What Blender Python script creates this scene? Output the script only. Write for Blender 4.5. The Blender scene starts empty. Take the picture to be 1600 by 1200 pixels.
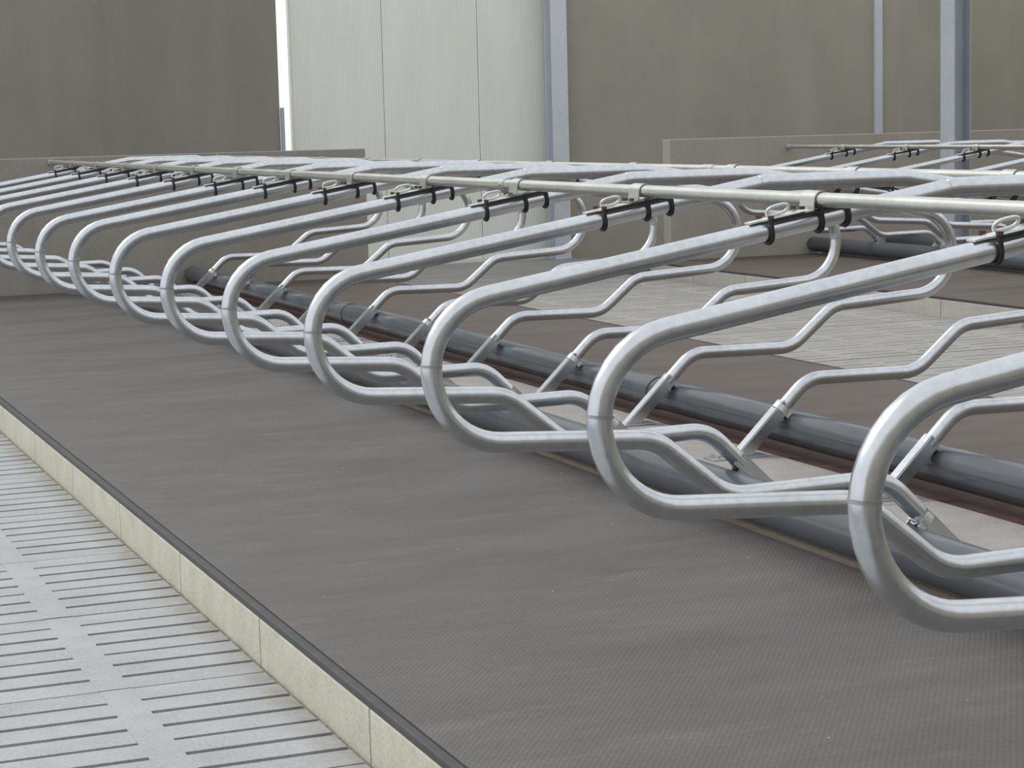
import bpy, bmesh, math, random
from mathutils import Vector, Matrix
random.seed(7)
R = math.radians
sc = bpy.context.scene
col = sc.collection

# ------------------------------------------------------------------ camera
CAM = Vector((-3.897, -3.1105, 1.4403))
YAW, PITCH, ROLL, FPX = R(21.5737), R(-7.1871), R(-1.453), 3224.9
fw = Vector((math.sin(YAW) * math.cos(PITCH), math.cos(YAW) * math.cos(PITCH), math.sin(PITCH)))
rt0 = fw.cross(Vector((0, 0, 1))).normalized()
up0 = rt0.cross(fw)
rt = rt0 * math.cos(ROLL) + up0 * math.sin(ROLL)
up = up0 * math.cos(ROLL) - rt0 * math.sin(ROLL)
cd = bpy.data.cameras.new('camera')
cam = bpy.data.objects.new('camera', cd)
col.objects.link(cam)
m = Matrix(((rt.x, up.x, -fw.x, CAM.x), (rt.y, up.y, -fw.y, CAM.y), (rt.z, up.z, -fw.z, CAM.z), (0, 0, 0, 1)))
cam.matrix_world = m
cd.sensor_width = 36
cd.lens = FPX / 1600 * 36
cd.clip_start = .05
cd.clip_end = 300
sc.camera = cam

# ------------------------------------------------------------------ light
w = bpy.data.worlds.new('overcast_sky')
sc.world = w
w.use_nodes = True
bg = w.node_tree.nodes['Background']
bg.inputs[0].default_value = (.94, .975, 1.0, 1)
bg.inputs[1].default_value = 1.05
sd = bpy.data.lights.new('hazy_sun', 'SUN')
sd.energy = 1.9
sd.angle = R(30)
sd.color = (1, .98, .94)
sun = bpy.data.objects.new('hazy_sun', sd)
col.objects.link(sun)
sun.rotation_euler = Vector((.44, -.46, -.64)).to_track_quat('-Z', 'Y').to_euler()
vs = sc.view_settings
vs.view_transform = 'Standard'
vs.look = 'None'
vs.gamma = 1
vs.use_curve_mapping = False
vs.exposure = 0.0

# ------------------------------------------------------------------ materials
def newmat(name):
    mt = bpy.data.materials.new(name)
    mt.use_nodes = True
    nt = mt.node_tree
    return mt, nt, nt.nodes['Principled BSDF']

def N(nt, typ, **kw):
    n = nt.nodes.new(typ)
    for k, v in kw.items():
        if k in n.inputs.keys():
            n.inputs[k].default_value = v
        else:
            setattr(n, k, v)
    return n

def ramp(nt, fac, stops):
    r = nt.nodes.new('ShaderNodeValToRGB')
    e = r.color_ramp.elements
    while len(e) < len(stops):
        e.new(.5)
    for i, (p, c) in enumerate(stops):
        e[i].position = p
        e[i].color = (*c, 1) if len(c) == 3 else c
    nt.links.new(fac, r.inputs[0])
    return r.outputs[0]

def coords(nt, scale=(1, 1, 1), kind='Object', rot=(0, 0, 0)):
    tc = nt.nodes.new('ShaderNodeTexCoord')
    mp = nt.nodes.new('ShaderNodeMapping')
    mp.inputs['Scale'].default_value = scale
    mp.inputs['Rotation'].default_value = rot
    nt.links.new(tc.outputs[kind], mp.inputs[0])
    return mp.outputs[0]

def noise(nt, vec, scale, detail=4, rough=.55):
    n = nt.nodes.new('ShaderNodeTexNoise')
    n.inputs['Scale'].default_value = scale
    n.inputs['Detail'].default_value = detail
    n.inputs['Roughness'].default_value = rough
    nt.links.new(vec, n.inputs['Vector'])
    return n.outputs[0]

def mixc(nt, fac, a, b, mode='MIX'):
    x = nt.nodes.new('ShaderNodeMix')
    x.data_type = 'RGBA'
    x.blend_type = mode
    for s, v in ((x.inputs[0], fac), (x.inputs[6], a), (x.inputs[7], b)):
        if isinstance(v, (int, float)):
            s.default_value = v
        elif isinstance(v, tuple):
            s.default_value = (*v, 1)
        else:
            nt.links.new(v, s)
    return x.outputs[2]

def bump(nt, bs, h, strength=.3, dist=.01):
    b = nt.nodes.new('ShaderNodeBump')
    b.inputs['Strength'].default_value = strength
    b.inputs['Distance'].default_value = dist
    nt.links.new(h, b.inputs['Height'])
    nt.links.new(b.outputs[0], bs.inputs['Normal'])

def srgb(r, g, b):
    f = lambda c: ((c / 255 + .055) / 1.055) ** 2.4 if c > 10 else c / 255 / 12.92
    return (f(r), f(g), f(b))

def galv(name, lo, hi, rough, metal):
    mt, nt, bs = newmat(name)
    v = coords(nt)
    n1 = noise(nt, v, 34, 3, .55)
    n2 = noise(nt, v, 4, 2)
    c = ramp(nt, n1, [(.2, lo), (.8, hi)])
    c = mixc(nt, .3, c, ramp(nt, n2, [(.35, lo), (.65, hi)]))
    nt.links.new(c, bs.inputs['Base Color'])
    bs.inputs['Metallic'].default_value = metal
    nt.links.new(ramp(nt, n2, [(.3, (rough - .02,) * 3), (.7, (rough + .03,) * 3)]), bs.inputs['Roughness'])
    return mt

M = {}
M['galv'] = galv('galvanized_steel', (.50, .525, .55), (.69, .715, .74), .26, .94)
M['rail'] = galv('galvanized_rail', (.47, .475, .44), (.60, .605, .56), .32, .85)
M['zinc'] = galv('zinc_plate', (.58, .59, .58), (.72, .73, .71), .42, .5)
M['column'] = galv('column_steel', (.36, .39, .43), (.46, .49, .53), .5, .3)

def simple(name, c, rough=.6, metal=0, var=.2, scale=12):
    mt, nt, bs = newmat(name)
    n = noise(nt, coords(nt), scale, 4)
    lo = tuple(x * (1 - var) for x in c)
    hi = tuple(min(1, x * (1 + var)) for x in c)
    nt.links.new(ramp(nt, n, [(.3, lo), (.7, hi)]), bs.inputs['Base Color'])
    bs.inputs['Roughness'].default_value = rough
    bs.inputs['Metallic'].default_value = metal
    return mt

M['seam'] = galv('weld_seam', (.24, .25, .26), (.50, .51, .52), .45, .8)
M['column_light'] = galv('pale_column_steel', (.56, .60, .65), (.70, .74, .79), .45, .3)
M['strap'] = simple('black_strap', (.018, .017, .018), .5)
M['nut'] = simple('rusty_nut', (.085, .048, .04), .6, .3)
M['pipe'] = simple('grey_plastic_pipe', srgb(76, 81, 87), .2, 0, .10, 6)
M['collar'] = simple('grey_pipe_collar', srgb(82, 87, 92), .28, 0, .1, 6)
M['edge'] = simple('edge_profile', srgb(60, 59, 59), .5, 0, .2, 20)
M['pit'] = simple('pit_dark', (.022, .021, .022), .9)
M['grout'] = simple('dirt_grout', srgb(122, 114, 106), .95, 0, .45, 40)
M['crumb'] = simple('pale_crumb', srgb(165, 158, 146), .9, 0, .3, 60)
M['sealed'] = simple('door_rail', srgb(222, 222, 214), .5, 0, .05)

def concrete(name, a, b, c2, rough=.85, sc1=3., streak=False, bumpy=.15, kind='Object'):
    mt, nt, bs = newmat(name)
    v = coords(nt, kind=kind)
    n1 = noise(nt, v, sc1, 6, .6)
    n2 = noise(nt, v, 90, 3, .6)
    n3 = noise(nt, coords(nt, (1, 1, .12), kind) if streak else v, sc1 * 2.2, 4, .6)
    c = ramp(nt, n1, [(.32, a), (.68, b)])
    c = mixc(nt, ramp(nt, n3, [(.45, (0, 0, 0)), (.8, (.7, .7, .7))]), c, c2)
    c = mixc(nt, .35, c, ramp(nt, n2, [(.3, tuple(x * .75 for x in a)), (.7, tuple(min(1, x * 1.2) for x in b))]))
    nt.links.new(c, bs.inputs['Base Color'])
    bs.inputs['Roughness'].default_value = rough
    bump(nt, bs, n2, bumpy, .004)
    return mt

M['slat'] = concrete('slat_concrete', srgb(148, 151, 153), srgb(166, 169, 171), srgb(143, 141, 137), .75, 2.5)
def slat_dirt():
    mt = M['slat']; nt = mt.node_tree; bs = nt.nodes['Principled BSDF']
    old = bs.inputs['Base Color'].links[0].from_socket
    tc = nt.nodes.new('ShaderNodeTexCoord')
    sp = nt.nodes.new('ShaderNodeSeparateXYZ')
    nt.links.new(tc.outputs['Object'], sp.inputs[0])
    mr = nt.nodes.new('ShaderNodeMapRange')
    mr.inputs[1].default_value, mr.inputs[2].default_value = -2.50, -2.385
    nt.links.new(sp.outputs[0], mr.inputs[0])
    n = ramp(nt, noise(nt, tc.outputs['Object'], 14, 4), [(.3, (.15, .15, .15)), (.7, (.95, .95, .95))])
    m = nt.nodes.new('ShaderNodeMath'); m.operation = 'MULTIPLY'
    nt.links.new(mr.outputs[0], m.inputs[0]); nt.links.new(n, m.inputs[1])
    nt.links.new(mixc(nt, m.outputs[0], old, srgb(128, 120, 104)), bs.inputs['Base Color'])
slat_dirt()
M['slat_far'] = concrete('worn_slat_concrete', srgb(134, 132, 128), srgb(152, 150, 146), srgb(126, 123, 118), .8, 2.5)
M['kerb'] = concrete('kerb_concrete', srgb(176, 173, 159), srgb(195, 192, 179), srgb(163, 158, 144), .85, 5)
M['plinth'] = concrete('plinth_concrete', srgb(138, 134, 130), srgb(157, 153, 149), srgb(126, 120, 114), .85, 3)
M['wall'] = concrete('wall_concrete', srgb(152, 148, 135), srgb(170, 165, 150), srgb(178, 173, 162), .9, .9, True, .2)
M['low_wall'] = concrete('low_wall_concrete', srgb(138, 133, 125), srgb(152, 147, 139), srgb(162, 157, 150), .88, 1.2, True, .15)
M['kerb_far'] = concrete('worn_kerb_concrete', srgb(158, 156, 148), srgb(174, 172, 164), srgb(148, 144, 136), .85, 5)
M['bed'] = concrete('bed_concrete', srgb(122, 112, 96), srgb(142, 132, 116), srgb(104, 94, 80), .9, 4)
M['brown'] = simple('dark_brown_rubber', srgb(74, 50, 42), .8, 0, .35, 9)
M['low_wall_pale'] = concrete('pale_low_wall_concrete', srgb(152, 147, 137), srgb(166, 160, 150), srgb(174, 169, 160), .88, 1.2, True, .15)
M['ground'] = concrete('outdoor_ground', srgb(180, 178, 170), srgb(200, 198, 190), srgb(170, 168, 160), .9, .5)

def rubber():
    mt, nt, bs = newmat('rubber_mat')
    v = coords(nt)
    n1 = noise(nt, coords(nt, (.6, 1.4, 1)), 3.2, 6, .66)
    n2 = noise(nt, v, 60, 4, .65)
    c = ramp(nt, n1, [(.32, srgb(84, 78, 74)), (.68, srgb(99, 97, 97))])
    c = mixc(nt, .3, c, ramp(nt, n2, [(.3, srgb(80, 76, 74)), (.7, srgb(111, 108, 107))]))
    # dusty smears
    n3 = noise(nt, coords(nt, (.6, 2.2, 1)), 2.4, 5, .7)
    c = mixc(nt, ramp(nt, n3, [(.56, (0, 0, 0)), (.85, (.5, .5, .5))]), c, srgb(138, 130, 122))
    # stud pattern: two crossed waves
    hs = []
    for a in (.62, -.62):
        wv = nt.nodes.new('ShaderNodeTexWave')
        wv.inputs['Scale'].default_value = 22
        wv.inputs['Distortion'].default_value = 1.2
        wv.inputs['Detail Scale'].default_value = 3.0
        nt.links.new(coords(nt, rot=(0, 0, a)), wv.inputs[0])
        hs.append(wv.outputs['Fac'])
    mu = nt.nodes.new('ShaderNodeMath')
    mu.operation = 'MULTIPLY'
    nt.links.new(hs[0], mu.inputs[0])
    nt.links.new(hs[1], mu.inputs[1])
    c = mixc(nt, ramp(nt, mu.outputs[0], [(0, (.34, .34, .34)), (.5, (0, 0, 0))]), c, srgb(58, 54, 51))
    nt.links.new(c, bs.inputs['Base Color'])
    bs.inputs['Roughness'].default_value = .62
    bump(nt, bs, mu.outputs[0], .28, .003)
    return mt
M['mat'] = rubber()
def brown_rubber():
    mt, nt, bs = newmat('clean_rubber_mat')
    n1 = noise(nt, coords(nt, (.6, 1.4, 1)), 3, 6, .65)
    c = ramp(nt, n1, [(.3, srgb(78, 68, 61)), (.7, srgb(92, 83, 76))])
    nt.links.new(c, bs.inputs['Base Color'])
    bs.inputs['Roughness'].default_value = .65
    bump(nt, bs, noise(nt, coords(nt), 120, 2), .2, .003)
    return mt
M['mat_clean'] = brown_rubber()

def doorpanel():
    mt, nt, bs = newmat('door_panel')
    wv = nt.nodes.new('ShaderNodeTexWave')
    wv.inputs['Scale'].default_value = 9
    nt.links.new(coords(nt), wv.inputs[0])
    n = noise(nt, coords(nt, (1, 1, .2)), 3, 3)
    c = ramp(nt, n, [(.3, srgb(229, 231, 222)), (.7, srgb(238, 240, 232))])
    c = mixc(nt, ramp(nt, wv.outputs['Fac'], [(.0, (.35, .35, .35)), (.35, (0, 0, 0))]), c, srgb(204, 206, 197))
    nt.links.new(c, bs.inputs['Base Color'])
    bs.inputs['Roughness'].default_value = .5
    bump(nt, bs, wv.outputs['Fac'], .25, .003)
    return mt
M['door'] = doorpanel()

# ------------------------------------------------------------------ mesh helpers
def link(name, bm, mat, parent=None, smooth=False, loc=None):
    me = bpy.data.meshes.new(name)
    bm.to_mesh(me)
    bm.free()
    me.materials.append(M[mat])
    if smooth:
        me.polygons.foreach_set('use_smooth', [True] * len(me.polygons))
        me.update()
    return inst(name, me, parent, loc)

def inst(name, me, parent=None, loc=None):
    o = bpy.data.objects.new(name, me)
    col.objects.link(o)
    if parent is not None:
        o.parent = parent
    if loc is not None:
        o.location = loc
    return o

def empty(name, loc=(0, 0, 0)):
    o = bpy.data.objects.new(name, None)
    o.empty_display_size = .1
    col.objects.link(o)
    o.location = loc
    return o

def tag(o, label=None, cat=None, group=None, kind=None):
    if label: o['label'] = label
    if cat: o['category'] = cat
    if group: o['group'] = group
    if kind: o['kind'] = kind
    return o

def box(bm, x0, x1, y0, y1, z0, z1, bev=0):
    vs_ = [bm.verts.new((x, y, z)) for x in (x0, x1) for y in (y0, y1) for z in (z0, z1)]
    idx = [(0, 1, 3, 2), (4, 6, 7, 5), (0, 4, 5, 1), (2, 3, 7, 6), (0, 2, 6, 4), (1, 5, 7, 3)]
    fs = [bm.faces.new([vs_[i] for i in f]) for f in idx]
    if bev:
        es = {e for f in fs for e in f.edges}
        bmesh.ops.bevel(bm, geom=list(es), offset=bev, segments=2, affect='EDGES', profile=.6)
    return bm

def bxm(*a, **k):
    return box(bmesh.new(), *a, **k)

def fillet(P, rad, n=8):
    P = [Vector(p) for p in P]
    L = len(P)
    tt = [0.] * L
    ths = [0.] * L
    for i in range(1, L - 1):
        a = (P[i - 1] - P[i]).normalized()
        b = (P[i + 1] - P[i]).normalized()
        ths[i] = math.acos(max(-1, min(1, a.dot(b))))
        tt[i] = rad[i - 1] / math.tan(ths[i] / 2)
    out = [P[0]]
    for i in range(1, L - 1):
        a = P[i - 1] - P[i]; la = a.length; a.normalize()
        b = P[i + 1] - P[i]; lb = b.length; b.normalize()
        t = min(tt[i], .98 * la * tt[i] / (tt[i] + tt[i - 1]), .98 * lb * tt[i] / (tt[i] + tt[i + 1]))
        th = ths[i]
        r = t * math.tan(th / 2)
        cen = P[i] + (a + b).normalized() * (r / math.sin(th / 2))
        v0 = P[i] + a * t - cen
        v1 = P[i] + b * t - cen
        ang = math.pi - th
        for k in range(n + 1):
            u = k / n
            out.append(cen + (v0 * math.sin((1 - u) * ang) + v1 * math.sin(u * ang)) / math.sin(ang))
    out.append(P[-1])
    return out

def tube(bm, pts, r, n=18, closed=False, cap=True, squash=1.0):
    pts = [Vector(p) for p in pts]
    L = len(pts)
    tang = []
    for i in range(L):
        a = pts[(i - 1) % L] if (closed or i > 0) else pts[i]
        b = pts[(i + 1) % L] if (closed or i < L - 1) else pts[i]
        tang.append((b - a).normalized())
    ref = Vector((0, 1, 0)) if abs(tang[0].y) < .9 else Vector((1, 0, 0))
    nrm = (ref - tang[0] * ref.dot(tang[0])).normalized()
    rings = []
    for i in range(L):
        nrm = (nrm - tang[i] * nrm.dot(tang[i])).normalized()
        bi = tang[i].cross(nrm)
        rings.append([bm.verts.new(pts[i] + nrm * (r * squash * math.cos(2 * math.pi * k / n)) + bi * (r * math.sin(2 * math.pi * k / n))) for k in range(n)])
    for i in range(L if closed else L - 1):
        A, B = rings[i], rings[(i + 1) % L]
        for k in range(n):
            bm.faces.new((A[k], A[(k + 1) % n], B[(k + 1) % n], B[k]))
    if cap and not closed:
        bm.faces.new(rings[0][::-1])
        bm.faces.new(rings[-1])
    return bm

def pipe_shell(bm, p0, p1, r, th, n=40):
    """hollow straight pipe with open ends"""
    p0, p1 = Vector(p0), Vector(p1)
    t = (p1 - p0).normalized()
    u = t.cross(Vector((0, 0, 1))).normalized()
    v = t.cross(u)
    ring = lambda c, rr: [bm.verts.new(c + u * rr * math.cos(2 * math.pi * k / n) + v * rr * math.sin(2 * math.pi * k / n)) for k in range(n)]
    a, b, c, d = ring(p0, r), ring(p1, r), ring(p1, r - th), ring(p0, r - th)
    for A, B in ((a, b), (b, c), (c, d), (d, a)):
        for k in range(n):
            bm.faces.new((A[k], A[(k + 1) % n], B[(k + 1) % n], B[k]))
    bmesh.ops.recalc_face_normals(bm, faces=bm.faces)
    return bm

def smooth_by_angle(o, ang=35):
    me = o.data
    me.polygons.foreach_set('use_smooth', [True] * len(me.polygons))
    try:
        me.set_sharp_from_angle(angle=R(ang))
    except Exception:
        pass

# ------------------------------------------------------------------ the setting
ZA = -.168           # alley level
YW = 16.14           # low end walls
YB = 19.5            # back wall
fl = link('floor', bxm(-9, 14, -7.3, YB + .3, -.75, -.62), 'pit')
tag(fl, 'dark pit floor under the slatted alleys', kind='structure')

# slatted alley panels (children of the floor)
PIT, UNIT, Y0 = .1414, .99, 2.776
SL = .024
def slat_mesh(name, banks, mat, SL=SL):
    bm = bmesh.new()
    z0, z1 = -.30, ZA
    x_hi, x_lo = banks[0][0], banks[-1][1]
    for k in range(7):
        a = k * PIT + (SL / 2 if k else .005)
        b = (k + 1) * PIT - (SL / 2 if k < 6 else .005)
        box(bm, x_lo, x_hi, a, b, z0, z1 + (.0006 * ((k * 7) % 3 - 1)))
    for i in range(len(banks) - 1):
        xa, xb = banks[i][1], banks[i + 1][0]
        box(bm, xb, xa, .005, 7 * PIT - .005, z0 + .01, z1 + .0007)
    me = bpy.data.meshes.new(name)
    bm.to_mesh(me); bm.free()
    me.materials.append(M[mat])
    return me
banks_near = []
x = -2.39
for i in range(6):
    banks_near.append((x, x - .40)); x -= .496
sm = slat_mesh('slat_panel', banks_near, 'slat')
for k in range(-6, 15):
    inst('slat_panel', sm, fl, (0, Y0 + k * UNIT, random.uniform(-.001, .001)))
KF, K2 = 2.24, 5.28
bf = []
x = K2 - .015
wf = (K2 - KF - .03 - 5 * .096) / 6
for i in range(6):
    bf.append((x, x - wf)); x -= wf + .096
sm2 = slat_mesh('alley_slat_panel', bf, 'slat_far', .013)
for k in range(0, 15):
    inst('slat_panel', sm2, fl, (0, Y0 + k * UNIT, random.uniform(-.002, .002)))
YP = Y0 + 15 * UNIT
link('concrete_pad', bxm(-9, 14, YP, YB + .28, -.5, ZA), 'slat_far', fl)
link('grout_strip', bxm(-2.392, -2.372, -4, YP, -.3, ZA - .008), 'grout', fl)
link('grout_strip', bxm(K2 - .018, K2 + .004, 2, YP, -.3, ZA - .008), 'grout', fl)

def ground():
    g = link('ground', bxm(-40, 60, YB + .3, 90, -.5, -.2), 'ground')
    tag(g, 'pale open ground outside beyond the door gap', kind='structure')
ground()

# back wall with door opening
M['wall_darker'] = concrete('darker_wall_concrete', srgb(128, 125, 116), srgb(145, 141, 131), srgb(155, 151, 143), .9, .9, True, .2)  # darker concrete tone for the part left of the door
bm = bmesh.new()
XD0, XD1 = 2.33, 5.70
HT = 5.2
tag(link('wall_back_left', bxm(-9, XD0, YB, YB + .25, -.75, HT), 'wall_darker'), 'brown stained concrete back wall left of the door gap', kind='structure')
box(bm, XD1, 14, YB, YB + .25, -.75, HT)
box(bm, XD0, XD1, YB, YB + .25, 4.1, HT)
tag(link('wall_back_right', bm, 'wall'), 'tall grey-brown weathered concrete back wall', kind='structure')
tag(link('wall_front_blocker', bxm(-9, 14, -7.3, -7.05, -.75, 4.6), 'wall'), 'unseen concrete wall added behind the camera to darken reflections', kind='structure')  # added out of view, only to darken reflections from behind the camera
tag(link('wall_right_blocker', bxm(13.9, 14.15, -7.05, YB + .25, -.75, 4.6), 'wall'), 'unseen concrete wall added on the right to darken reflections', kind='structure')  # added out of view, only to block light from the right
w1 = link('wall_stall_end', bxm(-2.40, 2.245, YW, YW + .17, -.6, 1.237, bev=.008), 'low_wall')
tag(w1, 'low concrete wall closing off the long row of stalls', kind='structure')
w2 = link('wall_side_block', bxm(5.525, 13.5, YW, YW + .17, -.6, 1.237, bev=.008), 'low_wall_pale')
tag(w2, 'low concrete wall closing off the right-hand row of stalls', kind='structure')

# beds ------------------------------------------------------------
KO = 2.375
def bed(name, xl, xr, xc, label):
    b = link(name, bxm(xl + .10, xr - .10, -3.2, YW - .004, -.6, -.031), 'bed')
    tag(b, label, kind='structure')
    # centre plinth blocks
    y = -3.15 - .35
    while y < YW - .01:
        y1 = min(y + 2.30, YW - .004)
        link('plinth_block', bxm(xc - .37, xc + .37, y + .003, y1 - .003, -.2, 0, bev=.004), 'plinth', b)
        y += 2.30
    return b
bed1 = bed('bed_base', -KO, KF, 0, 'concrete base carrying the long double row of stalls')
X2 = 7.68
bed2 = bed('bed_base', K2, 10.0, X2, 'concrete base carrying the right-hand row of stalls')

def kerb(label, x0, x1, yst, step, yend, mat='kerb'):
    k = empty('kerb', (0, 0, 0))
    tag(k, label, 'kerb', kind='structure')
    y = yst
    while y < yend:
        y1 = min(y + step, yend)
        link('kerb_block', bxm(x0, x1, y + .0035, y1 - .0035, -.6, -.029 + random.uniform(-.0015, .0015), bev=.005), mat, k)
        y = y1
    del k['category']
    return k
kerb('pale concrete kerb along the near edge of the mat', -KO, -KO + .098, 1.788 - 4 * 1.088, 1.088, YW - .004)
kerb('pale concrete kerb on the far edge of the long row', KF - .098, KF, 1.5 - 4 * 1.088, 1.088, YW - .004)
kerb('pale concrete kerb along the right-hand row', K2, K2 + .098, 9.72 - 8 * 1.088, 1.088, YW - .004, 'kerb_far')

def mat_strip(label, x0, x1, edge_x0, edge_x1, group=None, mat='mat_clean'):
    t = empty('rubber_mat', ((x0 + x1) / 2, 6.5, -.029))
    tag(t, label, 'rubber mat', group)
    mx, my = t.location.x, t.location.y
    link('mat_sheet', bxm(x0 - mx, x1 - mx, -3.15 - my, YW - .006 - my, 0, .020, bev=.003), mat, t)
    link('edge_profile', bxm(edge_x0 - mx, edge_x1 - mx, -3.15 - my, YW - .006 - my, 0, .0225, bev=.006), 'edge', t)
    return t
mat_strip('wide dusty grey-brown rubber mat in front, between the pale kerb and the near grey pipe', -2.338, -.478, -2.374, -2.345, 'rubber stall mats', 'mat')
far_mat = mat_strip('dark brown rubber mat behind the far grey pipe, seen through the dividers', .605, KF - .030, KF - .026, KF - .005, 'rubber stall mats')
mat_strip('dark rubber mat of the right-hand row beyond the slatted alley', K2 + .034, X2 - .487, K2 + .006, K2 + .028, 'rubber stall mats')

link('dark_brown_strip', bxm(.374 - far_mat.location.x, .602 - far_mat.location.x, -3.15 - 6.5, YW - .006 - 6.5, 0, .016), 'brown', far_mat)  # dark brown strip from plinth edge to mat, below the far pipe
# sliding door, gap to the outside, steel columns --------------------
dr = empty('sliding_door', (4.0, YB + .16, ZA))
tag(dr, 'off-white ribbed sliding door standing slightly open in the back wall', 'door')
for a, b in ((2.522, 3.600), (3.606, 4.766), (4.772, 5.69)):
    link('door_panel', bxm(a - 4, b - 4, -.03, .05, .03, 4.1, bev=.004), 'door', dr)
link('bottom_rail', bxm(2.52 - 4, 5.69 - 4, -.045, .06, .0, .045), 'sealed', dr)
link('edge_rail', bxm(2.508 - 4, 2.520 - 4, -.035, .055, .0, 4.1), 'sealed', dr)

dg = link('door_guide', bxm(-.02, .02, -.02, .02, 0, 1.85, bev=.003), 'column', None, loc=(2.352, YB - .022, ZA))
tag(dg, 'short grey steel guide post at the left edge of the door gap', 'guide post')

def hcolumn(name, label, x, y, z0, z1, b, h, t=.012, rot=0, mat='column'):
    bm = bmesh.new()
    box(bm, -h / 2, -h / 2 + t, -b / 2, b / 2, 0, z1 - z0)
    box(bm, h / 2 - t, h / 2, -b / 2, b / 2, 0, z1 - z0)
    box(bm, -h / 2 + t, h / 2 - t, -t * .4, t * .4, 0, z1 - z0)
    root = empty(name, (x, y, z0))
    root.rotation_euler.z = rot
    tag(root, label, 'steel column')
    link('shaft', bm, mat, root)
    link('foot_plate', bxm(-h / 2 - .04, h / 2 + .04, -b / 2 - .04, b / 2 + .04, 0, .016), 'column', root)
    return root
hcolumn('steel_column', 'grey steel column at the right edge of the sliding door', 5.655, YB - .115, ZA, HT, .2, .2, .014, math.pi / 2, 'column_light')
hcolumn('steel_column', 'grey steel column rising from the right-hand row of stalls', 7.70, 14.22, 0, HT, .24, .19, .010)
bm = bxm(-.055, .055, -.05, .0, 0, HT - ZA, bev=.004)
wp = link('wall_post', bm, 'column_light', None, loc=(10.07, YB - .001, ZA))
tag(wp, 'narrow grey steel post fixed flat against the back wall', 'post')

# ------------------------------------------------------------------ stall dividers
B_, ZT = .293, 1.207
# (|x|, z) corner points of one divider half
PA = [(.293, 1.207), (2.0619, .9174), (1.9429, .5477), (1.3151, .5094), (1.0787, .3164), (.5345, .324), (.398, .1925)]
RA = [.2144, .2235, .17, .19, .17]
TR = .0302
SLOPE = (1.207 - .9174) / (2.0619 - .293)
RX, RZ, RR = .778, 1.194, .0215
def half(s):
    return [Vector((s * p.x, 0, p.y)) for p in fillet([Vector(p) for p in PA], RA, 9)]
def tz(xx):
    return ZT - SLOPE * (xx - B_)

MESH = {}
def cache(key, bm, mat, smooth=None):
    me = bpy.data.meshes.new(key)
    bm.to_mesh(me); bm.free()
    me.materials.append(M[mat])
    if smooth is not None:
        me.polygons.foreach_set('use_smooth', [True] * len(me.polygons))
        me.set_sharp_from_angle(angle=R(smooth))
    MESH[key] = me
    return me

def frame(s, xx, off):
    """point on the slanting top tube at |X|=xx, lifted by off along its normal"""
    c = 1 / math.sqrt(1 + SLOPE * SLOPE)
    return Vector((s * (xx + off * SLOPE * c), 0, tz(xx) + off * c))

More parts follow.
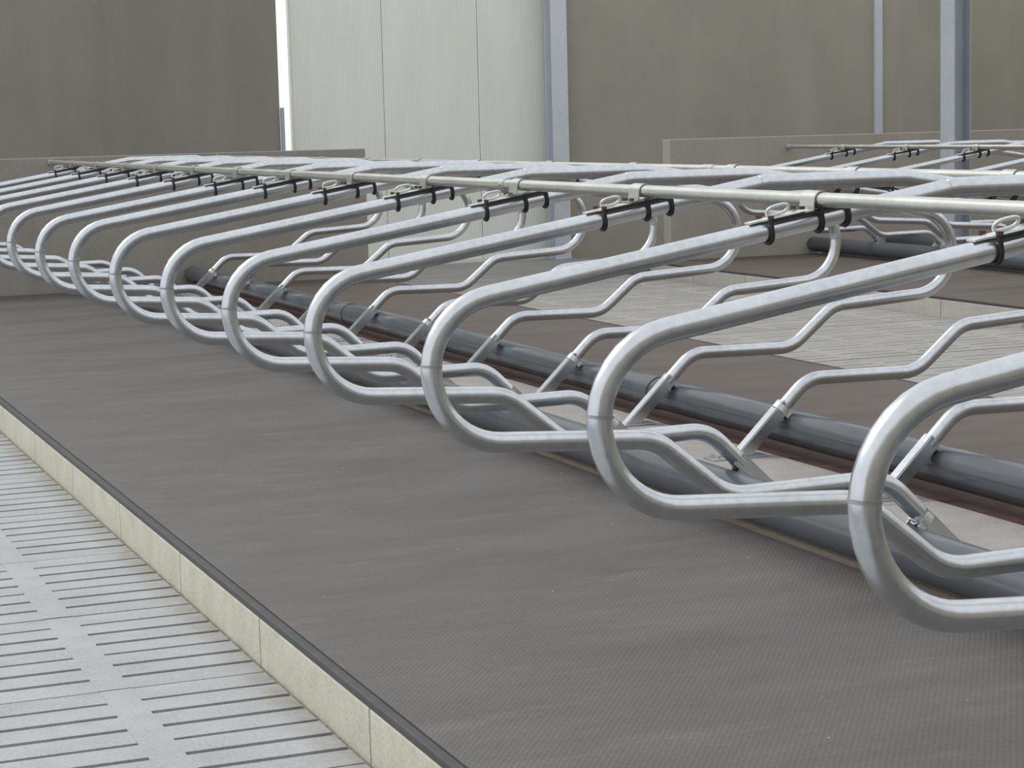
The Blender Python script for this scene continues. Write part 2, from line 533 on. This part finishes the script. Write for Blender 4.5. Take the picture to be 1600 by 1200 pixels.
for s, nm in ((-1, 'near'), (1, 'far')):
    bm = bmesh.new()
    tube(bm, half(s), TR, 20)
    cache('loop_tube_' + nm, bm, 'galv', 40)
    # butt-weld ring at the nose of the loop
    hp = half(s)
    ni = max(range(1, len(hp) - 1), key=lambda i: abs(hp[i].x) if hp[i].z > .5 else 0)
    dd_ = (hp[ni + 1] - hp[ni - 1]).normalized()
    bm = bmesh.new()
    tube(bm, [hp[ni] - dd_ * .004, hp[ni] + dd_ * .004], TR + .0009, 20)
    cache('weld_seam_' + nm, bm, 'seam', 40)
    # bracket plate lying on the tube
    bm = bmesh.new()
    o0, o1 = TR + .001, TR + .006
    prof = [(.665, .031), (.93, .031), (.962, .019), (.995, .019)]
    top, bot = [], []
    for xx, hw in prof:
        for sy in (-1, 1):
            for lst, o in ((bot, o0), (top, o1)):
                p = frame(s, xx, o); p.y = sy * hw
                lst.append(bm.verts.new(p))
    n = len(prof)
    for i in range(n - 1):
        a, b, c, d = 2 * i, 2 * i + 1, 2 * i + 3, 2 * i + 2
        bm.faces.new((top[a], top[b], top[c], top[d]))
        bm.faces.new((bot[a], bot[d], bot[c], bot[b]))
        bm.faces.new((top[a], top[d], bot[d], bot[a]))
        bm.faces.new((top[b], bot[b], bot[c], top[c]))
    bm.faces.new((top[0], bot[0], bot[1], top[1]))
    bm.faces.new((top[-1], bot[-1], bot[-2], top[-2]))
    bmesh.ops.recalc_face_normals(bm, faces=bm.faces)
    cache('rail_bracket_' + nm, bm, 'zinc')
    # black strips on both sides, painting the shadow gap below the plate
    bm = bmesh.new()
    for sy in (-1, 1):
        q = []
        for xx in (.67, .925):
            for o in (o1 - .002, o1 - .012):
                for t in (0, .004):
                    p = frame(s, xx, o); p.y = sy * (.031 + t)
                    q.append(bm.verts.new(p))
        for f in ((0, 1, 3, 2), (4, 6, 7, 5), (0, 4, 5, 1), (2, 3, 7, 6), (0, 2, 6, 4), (1, 5, 7, 3)):
            bm.faces.new([q[i] for i in f])
    bmesh.ops.recalc_face_normals(bm, faces=bm.faces)
    cache('shadow_lip_' + nm, bm, 'strap')
    for i, xx in enumerate((.937, .768, .678)):
        bm = bmesh.new()
        tdir = (frame(s, xx + .1, 0) - frame(s, xx, 0)).normalized()
        nd = (frame(s, xx, .1) - frame(s, xx, 0)).normalized()
        c = frame(s, xx, 0)
        pts = [c + nd * .036 + Vector((0, -.037, 0))]
        for k in range(0, 17):
            a = math.pi * k / 16
            pts.append(c + Vector((0, -.037 * math.cos(a), 0)) - nd * (.037 * math.sin(a)))
        pts.append(c + nd * .036 + Vector((0, .037, 0)))
        tube(bm, pts, .0068, 8)
        cache('u_bolt_%s_%d' % (nm, i), bm, 'strap', 60)
    # saddle clamp over the neck rail
    bm = bmesh.new()
    hw = .042
    rr = RR + .0015
    prof = []
    zb = frame(s, RX, TR + .008).z
    prof.append((-.056, zb + .056 * SLOPE * s * -1 * -1 if False else zb))
    prof.append((-rr - .004, zb))
    for k in range(0, 13):
        a = math.pi - math.pi * k / 12
        prof.append((rr * math.cos(a) * 1.0, RZ + rr * math.sin(a)))
    prof.append((rr + .004, zb))
    prof.append((.056, zb))
    ins, outs = [], []
    for i, (px, pz) in enumerate(prof):
        tilt = -SLOPE * px * s if (i < 2 or i >= len(prof) - 2) else 0
        a = Vector(prof[max(0, i - 1)]); b = Vector(prof[min(len(prof) - 1, i + 1)])
        d = (b - a).normalized(); nn = Vector((-d.y, d.x)) * .004
        for sy in (-hw, hw):
            ins.append(bm.verts.new((s * RX + px, sy, pz - s * 0 + (-SLOPE * px * s if tilt else 0))))
            outs.append(bm.verts.new((s * RX + px + nn.x, sy, pz + nn.y + (-SLOPE * px * s if tilt else 0))))
    for i in range(len(prof) - 1):
        a, b, c, d = 2 * i, 2 * i + 1, 2 * i + 3, 2 * i + 2
        bm.faces.new((outs[a], outs[b], outs[c], outs[d]))
        bm.faces.new((ins[a], ins[d], ins[c], ins[b]))
        bm.faces.new((outs[a], outs[d], ins[d], ins[a]))
        bm.faces.new((outs[b], ins[b], ins[c], outs[c]))
    bm.faces.new((outs[0], ins[0], ins[1], outs[1]))
    bm.faces.new((outs[-1], ins[-1], ins[-2], outs[-2]))
    bmesh.ops.recalc_face_normals(bm, faces=bm.faces)
    cache('rail_clamp_' + nm, bm, 'rail', 40)
    # wire eye standing on the bracket tongue
    bm = bmesh.new()
    base = frame(s, .915, TR + .012)
    pts = []
    ex, ez = .036, .013
    uu = (frame(s, .8, 0) - frame(s, .9, 0)).normalized()
    vv = Vector((0, -.55, .83)).normalized()
    for k in range(24):
        a = 2 * math.pi * k / 24
        ca, sa = math.cos(a), math.sin(a)
        pts.append(base + uu * (.014 + math.copysign(abs(ca) ** .75, ca) * ex) + vv * (ez + .004 + math.copysign(abs(sa) ** .8, sa) * (ez + .004)) + Vector((0, -.004, 0)))
    tube(bm, pts, .0052, 8, closed=True)
    cache('wire_eye_' + nm, bm, 'zinc', 60)
    # strap holding the plastic pipe against the leg
    bm = bmesh.new()
    E_, F_ = Vector((s * .5345, 0, .324)), Vector((s * .2024, 0, .004))
    d = (F_ - E_).normalized()
    nrm = Vector((d.z * s * 1.0, 0, -d.x * s))
    if nrm.z > 0: nrm = -nrm
    c = E_ + d * .187
    ringp = []
    n = 20
    A = []
    for dd in (-.014, .014):
        for rr_ in (TR + .0008, TR + .005):
            A.append([bm.verts.new(c + d * dd + Vector((0, 1, 0)) * (rr_ * math.cos(2 * math.pi * k / n)) + nrm * (rr_ * math.sin(2 * math.pi * k / n))) for k in range(n)])
    for P, Q in ((A[0], A[1]), (A[1], A[3]), (A[3], A[2]), (A[2], A[0])):
        for k in range(n):
            bm.faces.new((P[k], P[(k + 1) % n], Q[(k + 1) % n], Q[k]))
    for sy in (-1, 1):
        q = []
        for a_ in (.024, .040):
            for t in (0, .004):
                for dd in (-.014, .014):
                    q.append(bm.verts.new(c + d * dd + nrm * a_ + Vector((0, sy * (TR + .001 + t), 0))))
        for f in ((0, 1, 3, 2), (4, 6, 7, 5), (0, 4, 5, 1), (2, 3, 7, 6), (0, 2, 6, 4), (1, 5, 7, 3)):
            bm.faces.new([q[i] for i in f])
    bmesh.ops.recalc_face_normals(bm, faces=bm.faces)
    cache('pipe_strap_' + nm, bm, 'zinc', 40)
    bm = bmesh.new()
    q = []
    top_, bot_ = E_ + d * .155, F_
    for p_ in (top_, bot_):
        for a_, b_ in ((-1, -1), (1, -1), (1, 1), (-1, 1)):
            v_ = p_ + nrm * (a_ * .0282) + Vector((0, b_ * .0282, 0))
            if p_ is bot_: v_ = v_ + d * ((.004 - v_.z) / d.z)
            q.append(bm.verts.new(v_))
    for f in ((0, 1, 2, 3), (7, 6, 5, 4), (0, 4, 5, 1), (1, 5, 6, 2), (2, 6, 7, 3), (3, 7, 4, 0)):
        bm.faces.new([q[i] for i in f])
    bmesh.ops.recalc_face_normals(bm, faces=bm.faces)
    bmesh.ops.bevel(bm, geom=list(bm.edges), offset=.005, segments=2, affect='EDGES')
    cache('leg_socket_' + nm, bm, 'galv', 30)
    bm = bmesh.new()
    tube(bm, [c + nrm * (TR - .002) + d * .0, c + nrm * (TR + .0100)], .013, 10)
    cache('pipe_clip_' + nm, bm, 'strap', 50)
    bm = bmesh.new()
    box(bm, min(s * .05, s * .315), max(s * .05, s * .315), -.045, .045, 0, .008, bev=.002)
    for bx in (.085, .135):
        for by in (-.028, .028):
            tube(bm, [(s * bx, by, .008), (s * bx, by, .020)], .008, 6)
    cache('base_plate_' + nm, bm, 'galv')
bm = bmesh.new()
tube(bm, [(-B_ - .02, 0, ZT - .003 * 1), (-B_ + .005, 0, ZT), (B_ - .005, 0, ZT), (B_ + .02, 0, ZT - .003)], TR + .0015, 20)
cache('ridge_tube', bm, 'galv', 40)
bm = bmesh.new()
tube(bm, [(0, 0, 0), (0, 0, .010)], .0095, 6)
cache('nut', bm, 'nut')

def divider(y, label, group, dx=0, dz=0, xc=0, sz=1, sides=(-1, 1), strap=True, brackets=(-1, 1), seq=0):
    root = empty('stall_divider', (xc + dx, y, max(dz, 0) if False else 0))
    root.scale.z = sz
    tag(root, label, 'stall divider', group)
    inst('ridge_tube', MESH['ridge_tube'], root, (0, 0, dz))
    for s in sides:
        nm = 'near' if s < 0 else 'far'
        inst('loop_tube', MESH['loop_tube_' + nm], root, (0, 0, dz))
        inst('weld_seam', MESH['weld_seam_' + nm], root, (0, 0, dz))
        inst('base_plate', MESH['base_plate_' + nm], root)
        inst('leg_socket', MESH['leg_socket_' + nm], root)
        inst('pipe_clip', MESH['pipe_clip_' + nm], root)
        if strap:
            inst('pipe_strap', MESH['pipe_strap_' + nm], root)
        if s not in brackets:
            continue
        br = inst('rail_bracket', MESH['rail_bracket_' + nm], root, (0, 0, dz))
        inst('shadow_lip', MESH['shadow_lip_' + nm], br)
        for i in range(3):
            inst('u_bolt', MESH['u_bolt_%s_%d' % (nm, i)], br)
        inst('rail_clamp', MESH['rail_clamp_' + nm], br, (-dx, 0, -dz))
        inst('wire_eye', MESH['wire_eye_' + nm], br)
        for xx, yy in ((.937, -.037), (.937, .037), (.826, -.026), (.826, .026)):
            p = frame(s, xx, TR + (.006 if xx > .9 else .012)); p.y = yy
            inst('nut', MESH['nut'], br, p)
    return root

S_ = 1.15
SZ2 = .945
off = {0: (-.0073, -.0045, -.0047), 1: (-.0015, 0, .004), 2: (-.005, -.0135, .0054), 3: (.006, .050, -.0013), 4: (.005, .040, -.006), 5: (.0049, -.0041, 0),
       6: (-.0036, -.04, -.0008), 7: (-.0032, -.0366, .002), 8: (.004, -.0062, -.008), 9: (.005, -.0034, 0)}
ordn = ['nearest', 'second nearest', 'third nearest', 'fourth nearest', 'fifth nearest', 'sixth nearest', 'seventh nearest', 'eighth nearest',
        'ninth nearest', 'tenth nearest', 'eleventh nearest', 'twelfth nearest', 'thirteenth nearest', 'last']
for i in range(14):
    dx, dy, dz = off.get(i, (0, 0, 0))
    if i == 0:
        lab = 'galvanized tube stall divider of the long row nearest the camera, cut by right edge'
    elif i == 13:
        lab = 'last galvanized tube stall divider of the long row, beside the low end wall'
    else:
        lab = 'galvanized tube stall divider of the long row, %s to the camera' % ordn[i]
    divider(i * S_ + dy, lab, 'stall dividers of the long row', dx, dz, strap=(i % 2 == 0 or i >= 12), seq=i)
olab = {10: 'fourth stall divider of the right-hand row counted from its end wall', 11: 'third stall divider of the right-hand row counted from its end wall',
        12: 'second stall divider of the right-hand row counted from its end wall', 13: 'stall divider of the right-hand row standing closest to its end wall',
        9: 'fifth stall divider of the right-hand row counted from its end wall'}
for i in range(9, 14):
    divider(i * S_ + .03, olab[i], 'stall dividers of the right-hand row', xc=X2, sz=SZ2, strap=(i % 2 == 0))

# neck rails -----------------------------------------------------------
def rail(label, xx, y0, y1, joints=(), z=RZ, shoe=True):
    t = empty('neck_rail', (xx, y0, z))
    tag(t, label, 'neck rail', 'neck rails')
    bm = bmesh.new()
    tube(bm, [(0, 0, 0), (0, (y1 - y0) / 2, 0), (0, y1 - y0, 0)], RR, 20)
    o = link('rail_tube', bm, 'rail', t)
    smooth_by_angle(o, 40)
    for j in joints:
        bm = bmesh.new()
        tube(bm, [(0, j - y0 - .06, 0), (0, j - y0 + .06, 0)], RR + .003, 20)
        tube(bm, [(-RR - .010, j - y0 - .03, 0), (RR + .010, j - y0 - .03, 0)], .006, 8)
        o = link('rail_sleeve', bm, 'rail', t)
        smooth_by_angle(o, 40)
    # end shoe against the wall
    bm = bmesh.new()
    tube(bm, [(0, y1 - y0 - .05, 0), (0, y1 - y0, 0)], RR + .005, 20)
    link('wall_shoe', bm, 'column', t)
rail('pale galvanized neck rail clamped along the near side of the long row', -RX, -2.2, YW - .011, (4.83,))
rail('pale galvanized neck rail clamped along the far side of the long row', RX, -2.2, YW - .011, (6.0,), shoe=False)
rail('pale galvanized neck rail along the near side of the right-hand row', X2 - RX, 6.0, YW - .011, z=RZ * SZ2)
rail('pale galvanized neck rail along the far side of the right-hand row', X2 + RX, 6.0, YW - .011, z=RZ * SZ2)

# plastic brisket pipes --------------------------------------------------
PX, PZ, PR = .486, .106, .0775
def brisket(label, xx, y0, y1, joints, dz=0):
    t = empty('brisket_pipe', (xx, y0, PZ - PR + dz))
    tag(t, label, 'plastic pipe', 'grey plastic brisket pipes')
    bm = bmesh.new()
    pipe_shell(bm, (0, 0, PR), (0, y1 - y0, PR), PR, .005)
    o = link('pipe_shell', bm, 'pipe', t); smooth_by_angle(o, 40)
    for j in joints:
        bm = bmesh.new()
        pipe_shell(bm, (0, j - y0, PR), (0, j - y0 + .16, PR), PR + .0045, .0045)
        o = link('pipe_collar', bm, 'collar', t); smooth_by_angle(o, 40)
brisket('grey plastic pipe on the near side of the plinth, low behind the nearest loops', -PX, -2.5, YW - .02, (1.0, 8.3))
brisket('long grey plastic pipe on the far side of the plinth, strapped to divider legs', PX, -2.5, YW - .02, (.93, 5.99, 11.08))
brisket('dark plastic pipe in the right-hand row, near side of its plinth', X2 - PX, 5.0, YW - .02, (), -.014)
brisket('dark plastic pipe in the right-hand row, far side of its plinth', X2 + PX, 5.0, YW - .02, (), -.014)

# crumbs on the mats -------------------------------------------------------
bm = bmesh.new()
for k in range(70):
    x = random.uniform(-2.3, -.55); y = random.uniform(-.5, 9)
    r = random.choice((.002, .003, .004, .005))
    n = random.randint(4, 6)
    a0 = random.uniform(0, 6.28)
    el = random.uniform(.4, 1)
    lo = [bm.verts.new((x + r * math.cos(a0 + 6.28 * i / n), y + r * el * math.sin(a0 + 6.28 * i / n), -.0088)) for i in range(n)]
    tp = bm.verts.new((x, y, -.0088 + r * .5))
    for i in range(n):
        bm.faces.new((lo[i], lo[(i + 1) % n], tp))
tag(link('mat_crumbs', bm, 'crumb'), 'tiny pale crumbs of dried dirt scattered over the front rubber mat', 'crumbs', kind='stuff')
